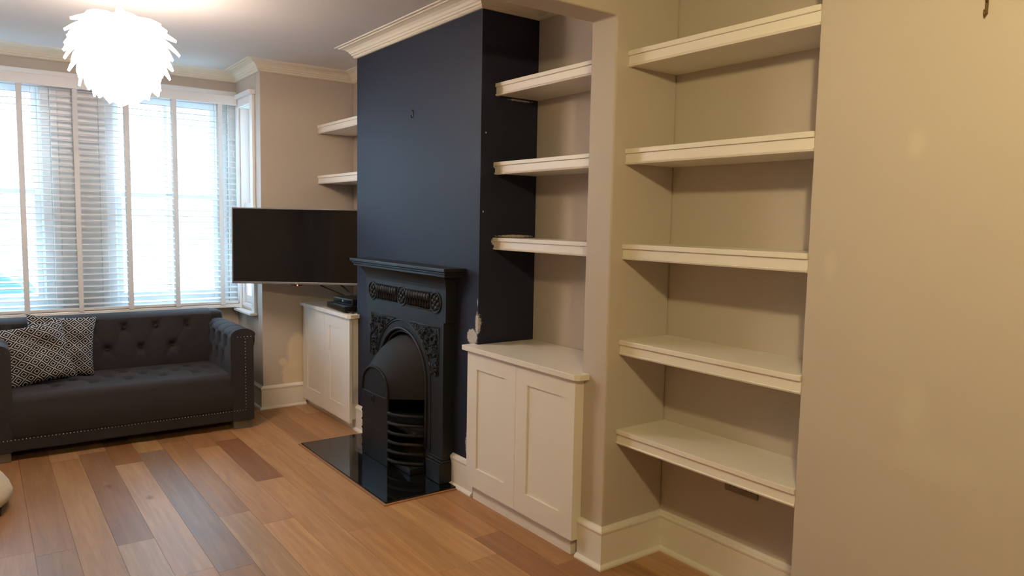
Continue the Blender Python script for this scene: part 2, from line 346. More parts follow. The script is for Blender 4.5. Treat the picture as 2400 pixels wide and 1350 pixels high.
# ---- sash windows
def sash_window(n, x0, x1, label_bar=True):
    """box sash in the bay front, seen face (normal -Y)"""
    w = struct(bpy.data.objects.new('window_%d' % n, None)); COL.objects.link(w); w.location = ((x0+x1)/2, YB+.10, WZ0)
    f = MB()
    for a, b in ((x0, x0+.055), (x1-.055, x1)): f.box(a, b, YB+.02, YB+.19, WZ0, WZ1)
    f.box(x0+.055, x1-.055, YB+.02, YB+.19, WZ1-.04, WZ1).box(x0+.055, x1-.055, YB+.02, YB+.19, WZ0, WZ0+.03)
    for a in (x0+.055, x1-.067): f.box(a, a+.012, YB+.105, YB+.120, WZ0+.03, WZ1-.04)
    for a in (x0+.055, x1-.067): f.box(a, a+.012, YB+.04, YB+.055, WZ0+.03, WZ1-.04)
    f.build('frame', M['frame'], w, bevel=.002)
    zm = 1.595; xa, xb = x0+.056, x1-.056; xc = (x0+x1)/2
    for nm, z0, z1, yy, low in (('lower_sash', WZ0+.031, zm+.02, YB+.060, True), ('upper_sash', zm-.02, WZ1-.041, YB+.125, False)):
        s = MB(); bot = .075 if low else .04; top = .04 if low else .05
        s.box(xa, xa+.048, yy, yy+.042, z0, z1).box(xb-.048, xb, yy, yy+.042, z0, z1).box(xa+.048, xb-.048, yy, yy+.042, z0, z0+bot).box(xa+.048, xb-.048, yy, yy+.042, z1-top, z1)
        so = s.build(nm, M['frame'], w, bevel=.002)
        MB().box(xc-.011, xc+.011, yy+.006, yy+.036, z0+bot, z1-top).build('glazing_bar', M['frame'], so)
        for a, b in ((xa+.048, xc-.011), (xc+.011, xb-.048)): MB().box(a, b, yy+.019, yy+.023, z0+bot, z1-top).build('pane', M['glass'], so)
        if low: MB().tube([(xc-.02, yy-.004, z1-.004), (xc+.02, yy-.004, z1-.004)], .008).build('sash_catch', M['steel'], so)
    # architrave on the room side and the stepped jamb linings
    a = MB()
    return w
sash_window(1, *WR); sash_window(2, *WL)
struct(MB().box(XL, XR, YB-.018, YB, WZ1-.005, WZ1+.05).build('trim_2', M['frame'], bevel=.004))
for i, (a, b) in enumerate(((WR[0]-.045, WR[0]), (WL[1], WL[1]+.045), (WR[1], XR-.002))):
    m = MB().box(a, b, YB-.012, YB, WZ0-.02, WZ1-.005); struct(m.build('trim_%d' % (3+i), M['frame'], bevel=.003))
struct(MB().box(WL[1]+.046, WR[0]-.046, YB-.006, YB, WZ0-.02, WZ1-.006).build('trim_7', M['frame']))
# window board
struct(MB().box(XL, XR-.002, YB-.10, YB+.02, .725, .755).build('trim_6', M['frame'], bevel=.006))
# side lights in the bay returns
def side_light(n, xin, sgn):
    w = struct(bpy.data.objects.new('window_%d' % n, None)); COL.objects.link(w); w.location = (xin, (SW0+SW1)/2, .74)
    X = lambda d: xin + sgn*d
    def bx(m, d0, d1, y0, y1, z0, z1): return m.box(min(X(d0), X(d1)), max(X(d0), X(d1)), y0, y1, z0, z1)
    f = MB()
    bx(f, -.022, .0, SW0-.055, SW0+.012, .72, 2.36); bx(f, -.022, 0, SW1-.012, SW1+.035, .72, 2.36); bx(f, -.022, 0, SW0+.012, SW1-.012, 2.30, 2.36)
    bx(f, 0, .11, SW0, SW0+.03, .74, 2.33); bx(f, 0, .11, SW1-.03, SW1, .74, 2.33); bx(f, 0, .11, SW0+.03, SW1-.03, 2.295, 2.33); bx(f, 0, .11, SW0+.03, SW1-.03, .74, .77)
    f.build('casing', M['frame'], w, bevel=.004)
    h = MB(); bx(h, -.045, .0, SW0-.07, SW1+.045, 2.36, 2.395); h.build('head_cap', M['frame'], w, bevel=.004)
    s = MB(); bx(s, -.06, .0, SW0-.075, SW1+.02, .70, .722); s.build('sill', M['frame'], w, bevel=.006)
    for nm, z0, z1, d in (('lower_sash', .771, 1.56, .022), ('upper_sash', 1.52, 2.294, .066)):
        s = MB(); ya, yb = SW0+.031, SW1-.031
        bx(s, d, d+.04, ya, ya+.045, z0, z1); bx(s, d, d+.04, yb-.045, yb, z0, z1); bx(s, d, d+.04, ya+.045, yb-.045, z0, z0+.06); bx(s, d, d+.04, ya+.045, yb-.045, z1-.04, z1)
        so = s.build(nm, M['frame'], w, bevel=.002); g = MB(); bx(g, d+.018, d+.022, ya+.045, yb-.045, z0+.06, z1-.04); g.build('pane', M['glass'], so)
side_light(3, XR, 1); side_light(4, XL, -1)

# ================================================================== THINGS
# ---- venetian blind
bl = thing('venetian_blind', 'white wooden venetian blind with ladder tapes filling the bay window', 'blind', (-1.475, 6.05, .75))
BX0, BX1, BY = -2.55, -.402, 6.055
MB().box(BX0, BX1, BY-.028, BY+.028, 2.345, 2.39).build('headrail', M['slat'], bl, bevel=.002)
MB().box(BX0-.005, BX1+.005, BY-.042, BY-.030, 2.315, 2.388).build('valance', M['slat'], bl, bevel=.003)
sm = MB()
prof = [(-.025, -.0012), (-.0125, .0008), (0, .0014), (.0125, .0008), (.025, -.0012), (.025, -.0042), (.0125, -.0022), (0, -.0016), (-.0125, -.0022), (-.025, -.0042)]
sm.extrude(prof, BX0+.004, BX1-.004, lambda q, t: (t, q[0], q[1])); slat_me = sm.mesh('slat', M['slat'], (-1.475, 0, 0))
PITCH = .0430; z = .805; n = 0
while z < 2.33:
    o = bpy.data.objects.new('slat', slat_me); COL.objects.link(o); o.parent = bl; o.location = (0, BY-6.05, z-.75); o.rotation_euler = (math.radians(9), 0, 0); z += PITCH
MB().box(BX0, BX1, BY-.027, BY+.027, .757, .778).build('bottom_rail', M['slat'], bl, bevel=.003)
for xt in (-.522, -.852, -1.173, -1.496, -1.820, -2.143, -2.45):
    m = MB().box(xt-.016, xt+.016, BY-.0310, BY-.0300, .772, 2.35).box(xt-.016, xt+.016, BY+.0300, BY+.0310, .772, 2.35)
    tp = m.build('ladder_tape', M['tape'], bl)
    MB().box(xt-.016, xt+.016, BY-.032, BY+.032, .752, .757).box(xt-.016, xt+.016, BY-.0325, BY-.0275, .752, .790).build('tape_clip', M['tape'], tp)
for dx, zz in ((.0, 1.28), (.018, 1.95)):
    m = MB().tube([(-.452+dx, BY-.036, 2.33), (-.452+dx, BY-.036, zz)], .0012, 5); m.lathe([(.002, .04), (.006, .03), (.008, 0), (.001, -.002)], (-.452+dx, BY-.036, zz-.03), 8); m.build('pull_cord', M['tape'], bl)

# ---- pendant lamps: overlapping pointed leaves on a hidden globe
def leaf_mesh():
    m = MB(); L, W = .180, .062
    def fn(u, v):
        s = v; wd = W*((1 - s)**.80)*(0.50 + 2.2*s)
        xx = (u*2-1)*wd
        return (s*L, xx, -.030*(u*2-1)**2*(1-s*.6) + .020*math.sin(PI*s))
    m.grid(4, 6, fn); return m
def pendant(name, label, mat, loc, rosez, seed):
    rnd = random.Random(seed)
    p = thing(name, label, 'pendant lamp', loc)
    me = leaf_mesh().mesh('leaf', mat)
    rings = [((.040, .188), (.222, .170), 8, 1.15), ((.085, .165), (.256, .108), 9, 1.1), ((.115, .140), (.262, .030), 10, 1.05), ((.130, .092), (.246, -.030), 10, 1.05),
             ((.134, .040), (.224, -.088), 10, 1.05), ((.124, -.020), (.186, -.150), 9, 1.05), ((.104, -.070), (.132, -.196), 8, 1.05), ((.066, -.118), (.068, -.222), 6, 1.0)]
    for i, ((rb, zb), (rt, zt), nn, ws) in enumerate(rings):
        ph = math.atan2(zt-zb, rt-rb); L_ = math.hypot(rt-rb, zt-zb)
        for k in range(nn):
            az = 2*PI*(k + .5*(i % 2))/nn + .13*i; sl = L_/.18*rnd.uniform(.93, 1.04)
            o = bpy.data.objects.new('leaf', me); COL.objects.link(o); o.parent = p
            rot = Matrix.Rotation(az, 4, 'Z') @ Matrix.Rotation(-(ph + rnd.uniform(-.06, .06)), 4, 'Y')
            o.matrix_local = Matrix.Translation((rb*math.cos(az), rb*math.sin(az), zb)) @ rot @ Matrix.Diagonal((sl, ws, sl, 1))
    # inner body that carries the leaves
    MB().lathe([(.012, .190), (.05, .182), (.10, .145), (.132, .08), (.138, .02), (.126, -.04), (.10, -.10), (.06, -.155), (.012, -.175)], (0, 0, 0), 20).build('inner_globe', mat, p, local=True)
    MB().tube([(0, 0, .18), (0, 0, rosez - loc[2])], .004, 8).build('cord', M['frame'], p, local=True)
    MB().lathe([(.012, -.03), (.045, -.02), (.05, 0)], (0, 0, rosez - loc[2]), 20).build('ceiling_rose', M['frame'], p, local=True)
    MB().lathe([(.018, .24), (.018, .185), (.0, .18)], (0, 0, 0), 12).build('lamp_holder', M['frame'], p, local=True)
    return p
pendant('pendant_lamp', 'glowing white pendant lamp of overlapping pointed leaves in front of the window', M['shade_front'], (-1.475, 4.15, 2.216), ZC, 3)
rl = thing('ceiling_lamp', 'bulb under a small white disc added to shield the ceiling, hanging in the rear half of the room', 'ceiling lamp', (-1.42, .30, 2.24))
MB().lathe([(.0, -.03), (.03, -.028), (.045, -.012), (.05, 0)], (0, 0, ZC-2.24), 20).build('ceiling_rose', M['frame'], rl, local=True)
MB().tube([(0, 0, ZC-2.27), (0, 0, .055)], .004, 8).build('cord', M['frame'], rl, local=True)
MB().lathe([(.0, .062), (.05, .060), (.11, .048), (.112, .044), (.05, .055), (0, .057)], (0, 0, 0), 32).build('added_disc_shade', M['frame'], rl, local=True)  # unseen disc, added to keep the bulb's direct light off the ceiling
MB().ball((0, 0, 0), .045, .045, .050, 16, 10).build('bulb', M['shade_rear'], rl, local=True)

# ---- built-in shelves: board, capped front lip, fascia and lower bead
def shelf(label, y0, y1, xf, ztop, group):
    s = thing('shelf', label, 'shelf', ((xf+A)/2, (y0+y1)/2, ztop-.06), group=group)
    MB().box(xf+.012, A-.0005, y0+.0005, y1-.0005, ztop-.019, ztop).build('board', M['white'], s)
    MB().box(xf+.014, A-.0005, y0+.0005, y1-.0005, ztop-.058, ztop-.0195).build('underside', M['white'], s)
    MB().box(xf-.006, xf+.0115, y0+.0005, y1-.0005, ztop-.019, ztop+.0005).build('front_lip', M['white'], s, bevel=.0025)
    MB().box(xf+.002, xf+.0135, y0+.0005, y1-.0005, ztop-.052, ztop-.0195).build('fascia', M['white'], s)
    fb = MB().extrude([(xf-.001, ztop-.0525), (xf-.004, ztop-.056), (xf-.001, ztop-.062), (xf+.0135, ztop-.0635), (xf+.0135, ztop-.0525)], y0+.0005, y1-.0005, lambda q, t: (q[0], t, q[1]))
    fb.build('bead', M['white'], s)
    return s
for i, (zt, w) in enumerate(zip((2.1445, 1.7543, 1.3668, .9675, .5867), ('topmost', 'second highest', 'middle', 'second lowest', 'lowest'))):
    shelf('%s white shelf of the five in the rear alcove beside the big plain wall' % w, YR, YP0, XS, zt, 'five shelves in the rear alcove')
for zt, w in zip((2.1516, 1.7536, 1.367), ('upper', 'middle', 'lower')):
    shelf('%s white shelf between the navy chimney breast and the pillar' % w, YP1, YN, .088, zt, 'three shelves above the near cabinet')
for zt, w in zip((2.158, 1.776), ('upper', 'lower')):
    shelf('%s white shelf in the far alcove above the television' % w, YF, YW, .068, zt, 'two shelves in the far alcove')

# ---- cupboards
def cupboard(label, y0, y1, xf, zt, door_z0, top_over):
    c = thing('cupboard', label, 'cupboard', ((xf+A)/2, (y0+y1)/2, 0))
    yb0, yb1 = max(y0, YF+.001) if y0 > 4 else y0, y1
    # carcass fills the alcove, face frame laps over the chimney breast
    a0, a1 = (YP1+.001, YN-.001) if y0 < 4 else (YF+.001, YW-.001)
    MB().box(.002, A-.001, a0, a1, .0005, zt-.027).box(xf+.020, -.001, y0+.004, y1-.004 if y0 < 4 else YW-.001, .075, zt-.027).build('body', M['white'], c)
    MB().box(-.030, -.001, y0+.03, y1-.03 if y0 < 4 else YW-.001, .0005, .0745).build('plinth', M['white'], c)
    ym = (y0+y1)/2
    for a, b in ((y0, ym-.001), (ym+.001, y1)):
        st = .088; z0, z1 = door_z0, zt-.031
        d = MB().box(xf, xf+.019, a, a+st, z0, z1).box(xf, xf+.019, b-st, b, z0, z1).box(xf, xf+.019, a+st, b-st, z0, z0+st+.015).box(xf, xf+.019, a+st, b-st, z1-st+.005, z1)
        dd = d.build('door', M['white'], c); MB().box(xf+.007, xf+.018, a+st, b-st, z0+st+.015, z1-st+.005).build('panel', M['white'], dd)
    xt = xf-.018; yo0, yo1 = y0-top_over, (y1+top_over if y0 < 4 else YW-.001)
    ch = .018
    if y0 < 4: poly = [(xt, yo0+ch), (xt, yo1), (-.0005, yo1), (-.0005, a1), (A-.001, a1), (A-.001, a0), (-.0005, a0), (-.0005, yo0), (xt+ch, yo0)]
    else: poly = [(xt, yo0+ch), (xt, a1), (A-.001, a1), (A-.001, a0), (-.0005, a0), (-.0005, yo0), (xt+ch, yo0)]
    MB().extrude(poly, zt-.026, zt, lambda q, t: (q[0], q[1], t)).build('worktop', M['white'], c, bevel=.002)
    return c
cupboard('white two-door cupboard between the navy chimney breast and the pillar', 2.315, 3.160, -.055, .812, .078, .030)
cupboard('white two-door cupboard in the far alcove under the television', 4.625, 5.505, -.066, .803, .052, .020)

# ---- hearth slab
tag(MB().box(-.451, -.0005, 3.297, 4.5025, .0005, .012).build('hearth_slab', M['granite'], bevel=.002), 'polished black granite hearth slab on the wooden floor', 'hearth')
hs = thing('hearth_edging', 'thin wooden edging strip around the black hearth', 'edging', (-.46, 3.9, 0))
for bb in ((-.466, -.4515, 3.283, 4.516), (-.4515, -.036, 3.283, 3.2965), (-.4515, -.036, 4.503, 4.516)): 
    o = MB().box(*bb, .0003, .006).build('strip', M['oak'], hs); o.color = (.42, .22, .10, 1)

# ---- cast-iron fireplace
FY0, FY1, FX = 3.38, 4.33, -.07; FYC = 3.855; FR = .292; FZS = .515
fp = thing('fireplace', 'black cast-iron fireplace with arched hood and mantel on the navy chimney breast', 'fireplace', (-.04, FYC, .012))
def arch_pts(yc, r, zs, z0, n=28, flat=1.0):
    P = [(yc - r, z0), (yc - r, zs*.5)]
    P += [(yc - r*math.cos(PI*k/n), zs + flat*r*math.sin(PI*k/n)) for k in range(n+1)]
    return P + [(yc + r, zs*.5), (yc + r, z0)]
# front plate with arched opening
y0p, y1p, z0p, z1p = FY0, FY1, .012, 1.10
def outer(y, z, ang):
    if ang is None: return (y0p if y < FYC else y1p, z)
    c, s_ = -math.cos(ang), math.sin(ang); ty = ((y1p if c > 0 else y0p) - FYC)/c if abs(c) > 1e-6 else 9; tz = (z1p-FZS)/s_ if s_ > 1e-6 else 9; tt = min(ty, tz)
    return (FYC + c*tt, FZS + s_*tt)
angs = sorted([PI*k/30 for k in range(31)] + [math.atan2(z1p-FZS, FYC-y0p), PI - math.atan2(z1p-FZS, y1p-FYC)])
inn = [(FYC-FR, z0p)] + [(FYC - FR*math.cos(a), FZS + FR*math.sin(a)) for a in angs] + [(FYC+FR, z0p)]
ou = [(y0p, z0p)] + [outer(0, 0, a) for a in angs] + [(y1p, z0p)]
pm = MB(); n = len(inn); vs = []
for xx in (FX, -.001): vs += [(xx, *q) for q in inn] + [(xx, *q) for q in ou]
fs = []
for i in range(n-1):
    fs += [(i, i+1, n+i+1, n+i), (2*n+i, 3*n+i, 3*n+i+1, 2*n+i+1), (i, 2*n+i, 2*n+i+1, i+1), (n+i, n+i+1, 3*n+i+1, 3*n+i)]
fs += [(0, n, 3*n, 2*n), (n-1, 3*n-1, 4*n-1, 2*n-1)]
pm.add(vs, fs).build('front_plate', M['iron'], fp)
# mantel shelf: slabs and cove
MB().box(-.138, -.001, 3.268, 4.462, 1.180, 1.200).build('mantel_shelf', M['iron'], fp, bevel=.004)
MB().box(-.128, -.001, 3.280, 4.450, 1.168, 1.1795).box(-.120, -.001, 3.292, 4.440, 1.152, 1.1679).build('mantel_moulding', M['iron'], fp, bevel=.003)
cv = [(0, 1.06)] + [(.045*(1-math.cos(PI/2*k/8)) + .002, 1.06 + .0915*math.sin(PI/2*k/8)) for k in range(9)] + [(0, 1.1515)]
MB().sweep([(-.001, FY0-.02), (FX+.001, FY0-.02), (FX+.001, FY1+.02), (-.001, FY1+.02)], cv).build('mantel_cove', M['iron'], fp)
MB().box(FX+.0005, -.001, FY0-.0195, FY0-.0005, .9, 1.1).box(FX+.0005, -.001, FY1+.0005, FY1+.0195, .9, 1.1).box(FX+.0005, -.001, FY0, FY1, 1.1005, 1.15).build('mantel_support', M['iron'], fp)
# pilaster base blocks
for ya, yb in ((FY0-.012, FY0+.145), (FY1-.145, FY1+.012)):
    MB().box(FX-.022, -.001, ya, yb, .0125, .125).box(FX-.016, -.001, ya+.004, yb-.004, .125, .140).box(FX-.008, -.001, ya+.008, yb-.008, .140, .152).build('base_block', M['iron'], fp, bevel=.004)
# arch mouldings
def arch_tube(r, rad, x, z0=.16, nm='arch_moulding'):
    P = [(x, y, z) for y, z in arch_pts(FYC, r, FZS, z0)]
    return MB().tube(P, rad, 8).build(nm, M['iron'], fp)
arch_tube(FR+.004, .009, FX-.003); arch_tube(FR-.014, .007, FX+.012); arch_tube(FR+.052, .0045, FX-.001)
# frieze: sunk-looking frame with three rosettes and two runs of fluting
ZF = 1.003
m = MB()
for za in (ZF-.050, ZF+.050): m.tube([(FX-.001, FY0+.10, za), (FX-.001, FY1-.10, za)], .0035, 6)
m.build('frieze_border', M['iron'], fp)
RY = [FY0+.082, FYC, FY1-.082]
def rosette(yc):
    m = MB(); R = .056
    m.tube([(FX-.003, yc + R*math.cos(2*PI*k/24), ZF + R*math.sin(2*PI*k/24)) for k in range(25)], .005, 6, caps=False)
    for k in range(6):
        a = 2*PI*k/6 + .26; m.ball((FX-.003, yc + .029*math.cos(a), ZF + .029*math.sin(a)), .009, .013, .013, 8, 5)
        a += PI/6; m.ball((FX-.002, yc + .042*math.cos(a), ZF + .042*math.sin(a)), .005, .006, .006, 6, 4)
    m.ball((FX-.006, yc, ZF), .010, .012, .012, 8, 5); return m.build('rosette', M['iron'], fp)
for yc in RY: rosette(yc)
for ya, yb in ((RY[0]+.062, RY[1]-.062), (RY[1]+.062, RY[2]-.062)):
    nfl = 9
    for k in range(nfl):
        yy = ya + (yb-ya)*(k+.5)/nfl; m = MB()
        m.tube([(FX-.001, yy, ZF-.043), (FX-.006, yy, ZF-.030), (FX-.002, yy, ZF-.006), (FX-.008, yy, ZF+.008), (FX-.007, yy, ZF+.034), (FX-.002, yy, ZF+.044)], [.006, .008, .006, .011, .012, .007], 8); m.build('flute', M['iron'], fp)
# spandrels: scrolling leaf relief in a moulded triangle
def spandrel(sgn):
    rnd = random.Random(11 + sgn); m = MB()
    yo = FYC + sgn*.425; zt = .865; Ro = FR + .066
    inside = lambda y, z: (sgn*(yo-y) > .012) and z < zt-.012 and math.hypot(y-FYC, z-FZS) > Ro+.008 and z > .60
    fr = [(FX-.001, yo, .60), (FX-.001, yo, zt), (FX-.001, FYC+sgn*.085, zt)]
    fr += [(FX-.001, FYC+sgn*Ro*math.sin(a), FZS+Ro*math.cos(a)) for a in [.24 + .1*k for k in range(11)]]
    for a, b in zip(fr[:-1], fr[1:]): m.tube([a, b], .0045, 6)
    cnt = 0
    for _ in range(3000):
        y = rnd.uniform(min(FYC, yo), max(FYC, yo)); z = rnd.uniform(.60, zt)
        if not inside(y, z): continue
        cnt += 1
        if cnt > 85: break
        a0 = rnd.uniform(0, 2*PI); rr = rnd.uniform(.008, .016); turns = rnd.uniform(2.4, 4.2); sg = rnd.choice((-1, 1)); hgt = rnd.uniform(.004, .010)
        m.tube([(FX - .002 - hgt*math.sin(PI*q/6), y + rr*(1-.1*q)*math.cos(a0+sg*turns*q/6), z + rr*(1-.1*q)*math.sin(a0+sg*turns*q/6)) for q in range(7)], [.002, .0032, .004, .004, .0036, .003, .002], 5)
    return m.build('scroll_relief', M['iron'], fp)
spandrel(1); spandrel(-1)
# fire chamber lining behind
MB().box(.30, .355, 3.505, 4.215, .0125, .855).box(.0, .30, 3.505, 3.55, .0125, .855).box(0, .30, 4.17, 4.215, .0125, .855).box(0, .30, 3.55, 4.17, .82, .855).build('fire_chamber', M['soot'], fp)
# hood: loft from the arch to a small arched face standing forward
HF = dict(x=-.195, yc=3.955, hw=.172, z0=.415, zt=.575)
def hood_pt(u, v):
    a = PI*u; # back arch
    rb = FR-.020; yb_ = FYC - rb*math.cos(a); zb = FZS*.97 + (rb-.02)*math.sin(a)
    zb = .42 + (zb-.42)*1.0 if math.sin(a) > 0 else .42
    k = math.sin(a)
    yb2 = FYC - rb*math.cos(a); zb2 = .43 + (.775-.43)*k**.75
    yf = HF['yc'] - HF['hw']*math.cos(a); zf = HF['z0'] + (HF['zt']-HF['z0'])*k**.75
    bulge = .035*math.sin(PI*v)
    return (-.030 + (HF['x']+.030)*v - bulge*k*.3, yb2 + (yf-yb2)*v, zb2 + (zf-zb2)*v + bulge*k)
MB().grid(28, 10, hood_pt).build('hood', M['iron_matt'], fp)
m = MB(); arc = [hood_pt(k/28, 1) for k in range(29)]
m.add(arc, [tuple(range(29))]); m.tube([(HF['x']-.004, q[1], q[2]) for q in arc], .007, 8); m.build('hood_face', M['iron_matt'], fp)
m = MB(); R = .020
m.tube([(HF['x']-.014, HF['yc']+.01 + R*math.cos(2*PI*k/16), .375 + R*math.sin(2*PI*k/16)) for k in range(17)], .0028, 6, caps=False); m.ball((HF['x']-.010, HF['yc']+.01, .396), .007); m.build('ring_pull', M['iron'], fp)
# front of the fire below the hood: solid centre plate, canted sides of curved bars
ya, yb = HF['yc']-HF['hw'], HF['yc']+HF['hw']
MB().box(HF['x']-.006, HF['x']+.006, ya, yb, .0125, .414).build('fire_front', M['iron'], fp, bevel=.003)
for k in range(6):
    zz = .06 + .055*k
    P = []
    for q in range(9):
        s_ = q/8; P.append((HF['x'] + (.125)*s_**1.5 - .02*math.sin(PI*s_), ya - .20*s_, zz))
    MB().tube(P, .010, 8).build('grate_bar', M['iron_matt'], fp)
    P = [(HF['x'] + .125*(q/8)**1.5 - .01*math.sin(PI*q/8), yb + (4.146-yb)*q/8, zz) for q in range(9)]
    MB().tube(P, .010, 8).build('grate_bar', M['iron_matt'], fp)
MB().box(-.16, -.02, 3.58, 4.12, .0125, .05).build('ash_tray', M['iron'], fp, bevel=.004)
MB().box(-.12, .20, 3.60, 4.11, .22, .25).build('fire_basket', M['soot'], fp, bevel=.01)

# ---- television on a wall arm
tv = thing('television', 'black flat-screen television with silver frame angled out over the far cupboard', 'television', (-.262, 5.085, 1.248), (0, 0, 0))
ang = math.atan2(4.869-5.407, .106+.628)      # direction of the screen's width
tv.rotation_euler = (math.radians(-1.2), 0, ang)
W2, H2 = .458, .268
def tvbox(nm, x0, x1, y0, y1, z0, z1, mat, bev=0, par=tv): return MB().box(x0, x1, y0, y1, z0, z1).build(nm, mat, par, bevel=bev, local=True)
m = MB().box(-W2, W2, 0, .045, -H2, -H2+.016).box(-W2, W2, 0, .045, H2-.009, H2).box(-W2, -W2+.009, 0, .045, -H2+.016, H2-.009).box(W2-.009, W2, 0, .045, -H2+.016, H2-.009)
m.build('frame', M['tvframe'], tv, bevel=.002, local=True)
tvbox('screen', -W2+.0095, W2-.0095, .004, .03, -H2+.0165, H2-.0095, M['tvscreen'])
tvbox('back_cover', -W2+.03, W2-.03, .0455, .085, -H2+.04, H2-.04, M['blackplastic'], .012)
MB().extrude([(-.045, -H2-.001), (.045, -H2-.001), (.030, -H2-.010), (-.030, -H2-.010)], .006, .03, lambda q, t_: (q[0], t_, q[1])).build('logo_lip', M['blackplastic'], tv, local=True)
tvbox('badge', -.010, .010, -.002, -.0002, -H2+.002, -H2+.012, M['steel'])
MB().ball((.004, .004, -H2-.006), .005).build('standby_light', M['led'], tv, local=True)
m = MB().box(-.10, .10, .086, .10, -.10, .10).box(-.02, .02, .10, .24, -.02, .02); m.build('wall_arm', M['blackplastic'], tv, local=True)

# ---- boxes and cables on the far cupboard
b1 = thing('disc_player', 'flat black disc player lying on the far cupboard top', 'disc player', (.03, 4.87, .8032), (0, 0, math.radians(-4)))
MB().box(-.085, .17, -.165, .21, .006, .046).build('casing', M['blackplastic'], b1, bevel=.003, local=True)
MB().box(-.0875, -.0852, -.16, .20, .010, .042).build('front_panel', M['tvscreen'], b1, local=True)
for yy in (-.13, .17): MB().box(-.07, -.05, yy-.012, yy+.012, 0, .006).box(.12, .14, yy-.012, yy+.012, 0, .006).build('foot', M['blackplastic'], b1, local=True)
b2 = thing('set_top_box', 'small black set-top box stacked on the disc player', 'set-top box', (.055, 4.885, .8494), (0, 0, math.radians(6)))
MB().box(-.07, .13, -.15, .12, 0, .044).build('casing', M['blackplastic'], b2, bevel=.005, local=True)
MB().box(-.0725, -.0702, -.14, .11, .008, .036).build('front_panel', M['tvscreen'], b2, local=True)
MB().tube([(-.0735, -.02, .024), (-.0725, -.02, .024)], .009, 12).build('power_button', M['steel'], b2, local=True)
def cable(label, pts, r=.0045, grp=None):
    P = [Vector(q) for q in pts]; out = []
    for i in range(len(P)-1):
        p0, p1, p2, p3 = P[max(i-1, 0)], P[i], P[i+1], P[min(i+2, len(P)-1)]
        for k in range(6):
            t_ = k/6; out.append(.5*((2*p1) + (p2-p0)*t_ + (2*p0-5*p1+4*p2-p3)*t_**2 + (3*p1-p0-3*p2+p3)*t_**3))
    out.append(P[-1]); return tag(MB().tube(out, r, 6).build('cable', M['cable']), label, 'cable', grp)
cable('black cable dropping from the television to the left end of the set-top box', [(-.10, 5.07, .974), (-.08, 5.045, .96), (-.01, 4.99, .925), (.045, 4.97, .899)], .004)
cable('thick black cable dropping from the television to the middle of the set-top box', [(.02, 4.98, .974), (.04, 4.955, .955), (.07, 4.90, .91), (.10, 4.86, .899), (.13, 4.82, .9)], .006)
rnd = random.Random(4)
for k, lb in enumerate(('tangled black cable lying nearest the front edge of the far cupboard', 'tangled black cable lying along the end of the disc player', 'looped black cable on the far cupboard against the chimney breast')):
    pts = [(-.045 + .03*k + rnd.uniform(-.012, .012) + .012*q, 4.685 + .012*math.sin(q*2.1 + k) + .012*k*0 - .002*q, .8085 + .006*((q + k) % 2)) for q in range(4 if k < 2 else 3)]
    cable(lb, pts, .0048)

# ---- sofa
SX0, SX1, SY0, SY1 = -2.105, -.578, 5.060, 5.905
so = thing('sofa', 'charcoal button-tufted two-seater sofa with nailhead trim under the bay window', 'sofa', ((SX0+SX1)/2, (SY0+SY1)/2, 0))
AW = .142; IX0, IX1 = SX0+AW, SX1-AW; BFY = 5.655; SZ = .385; BZ = .755
MB().box(SX0+.004, SX1-.004, SY0+.012, SY1, .056, .150).build('base_rail', M['sofa'], so, bevel=.012, seg=3)
def tuft(m, u, v, tufts, su, sv, d=.030, r=.030):
    """depression at tufts plus diamond creases; u,v metric coordinates"""
    h = 0
    for (tu, tv_) in tufts:
        q = ((u-tu)**2 + (v-tv_)**2)/(r*r); h -= d*math.exp(-q)
        for du, dv in ((su, sv), (su, -sv), (-su, sv), (-su, -sv)):
            L2 = du*du + dv*dv; s_ = ((u-tu)*du + (v-tv_)*dv)/L2
            if 0 <= s_ <= .5:
                e = ((u-tu-du*s_)**2 + (v-tv_-dv*s_)**2); h -= d*.30*math.exp(-e/(.010**2))*(1-s_*.8)
    return max(h, -d*1.1)
# back rest
bt = []
for k in range(7): bt.append((-.870 - .205*k, .665))
for k in range(6): bt.append((-.9725 - .205*k, .520))
bt = [q for q in bt if IX0+.05 < q[0] < IX1-.04]
def back_fn(u, v):
    X = IX0 - .02 + (IX1-IX0+.04)*u; pr = v*.62
    if pr < .40:
        Z = .36 + pr*.93; yy = BFY - .030*math.sin(PI*min(1, pr/.40))*.6 + .0
        yy -= tuft(None, X, Z, bt, .1025, .145)*1.0; zz = Z
        return (X, yy + .015*(pr/.40), zz)
    a = (pr-.40)/.22*PI*.5*1.0
    return (X, BFY + .015 + .14*(1-math.cos(a))*.5 + .09*(pr-.40)/.22*.6, .732 + .030*math.sin(a))
MB().grid(110, 60, back_fn).build('backrest', M['sofa'], so)
MB().box(SX0+.02, SX1-.02, 5.735, SY1, .14, .745).build('back_frame', M['sofa'], so, bevel=.03, seg=4)
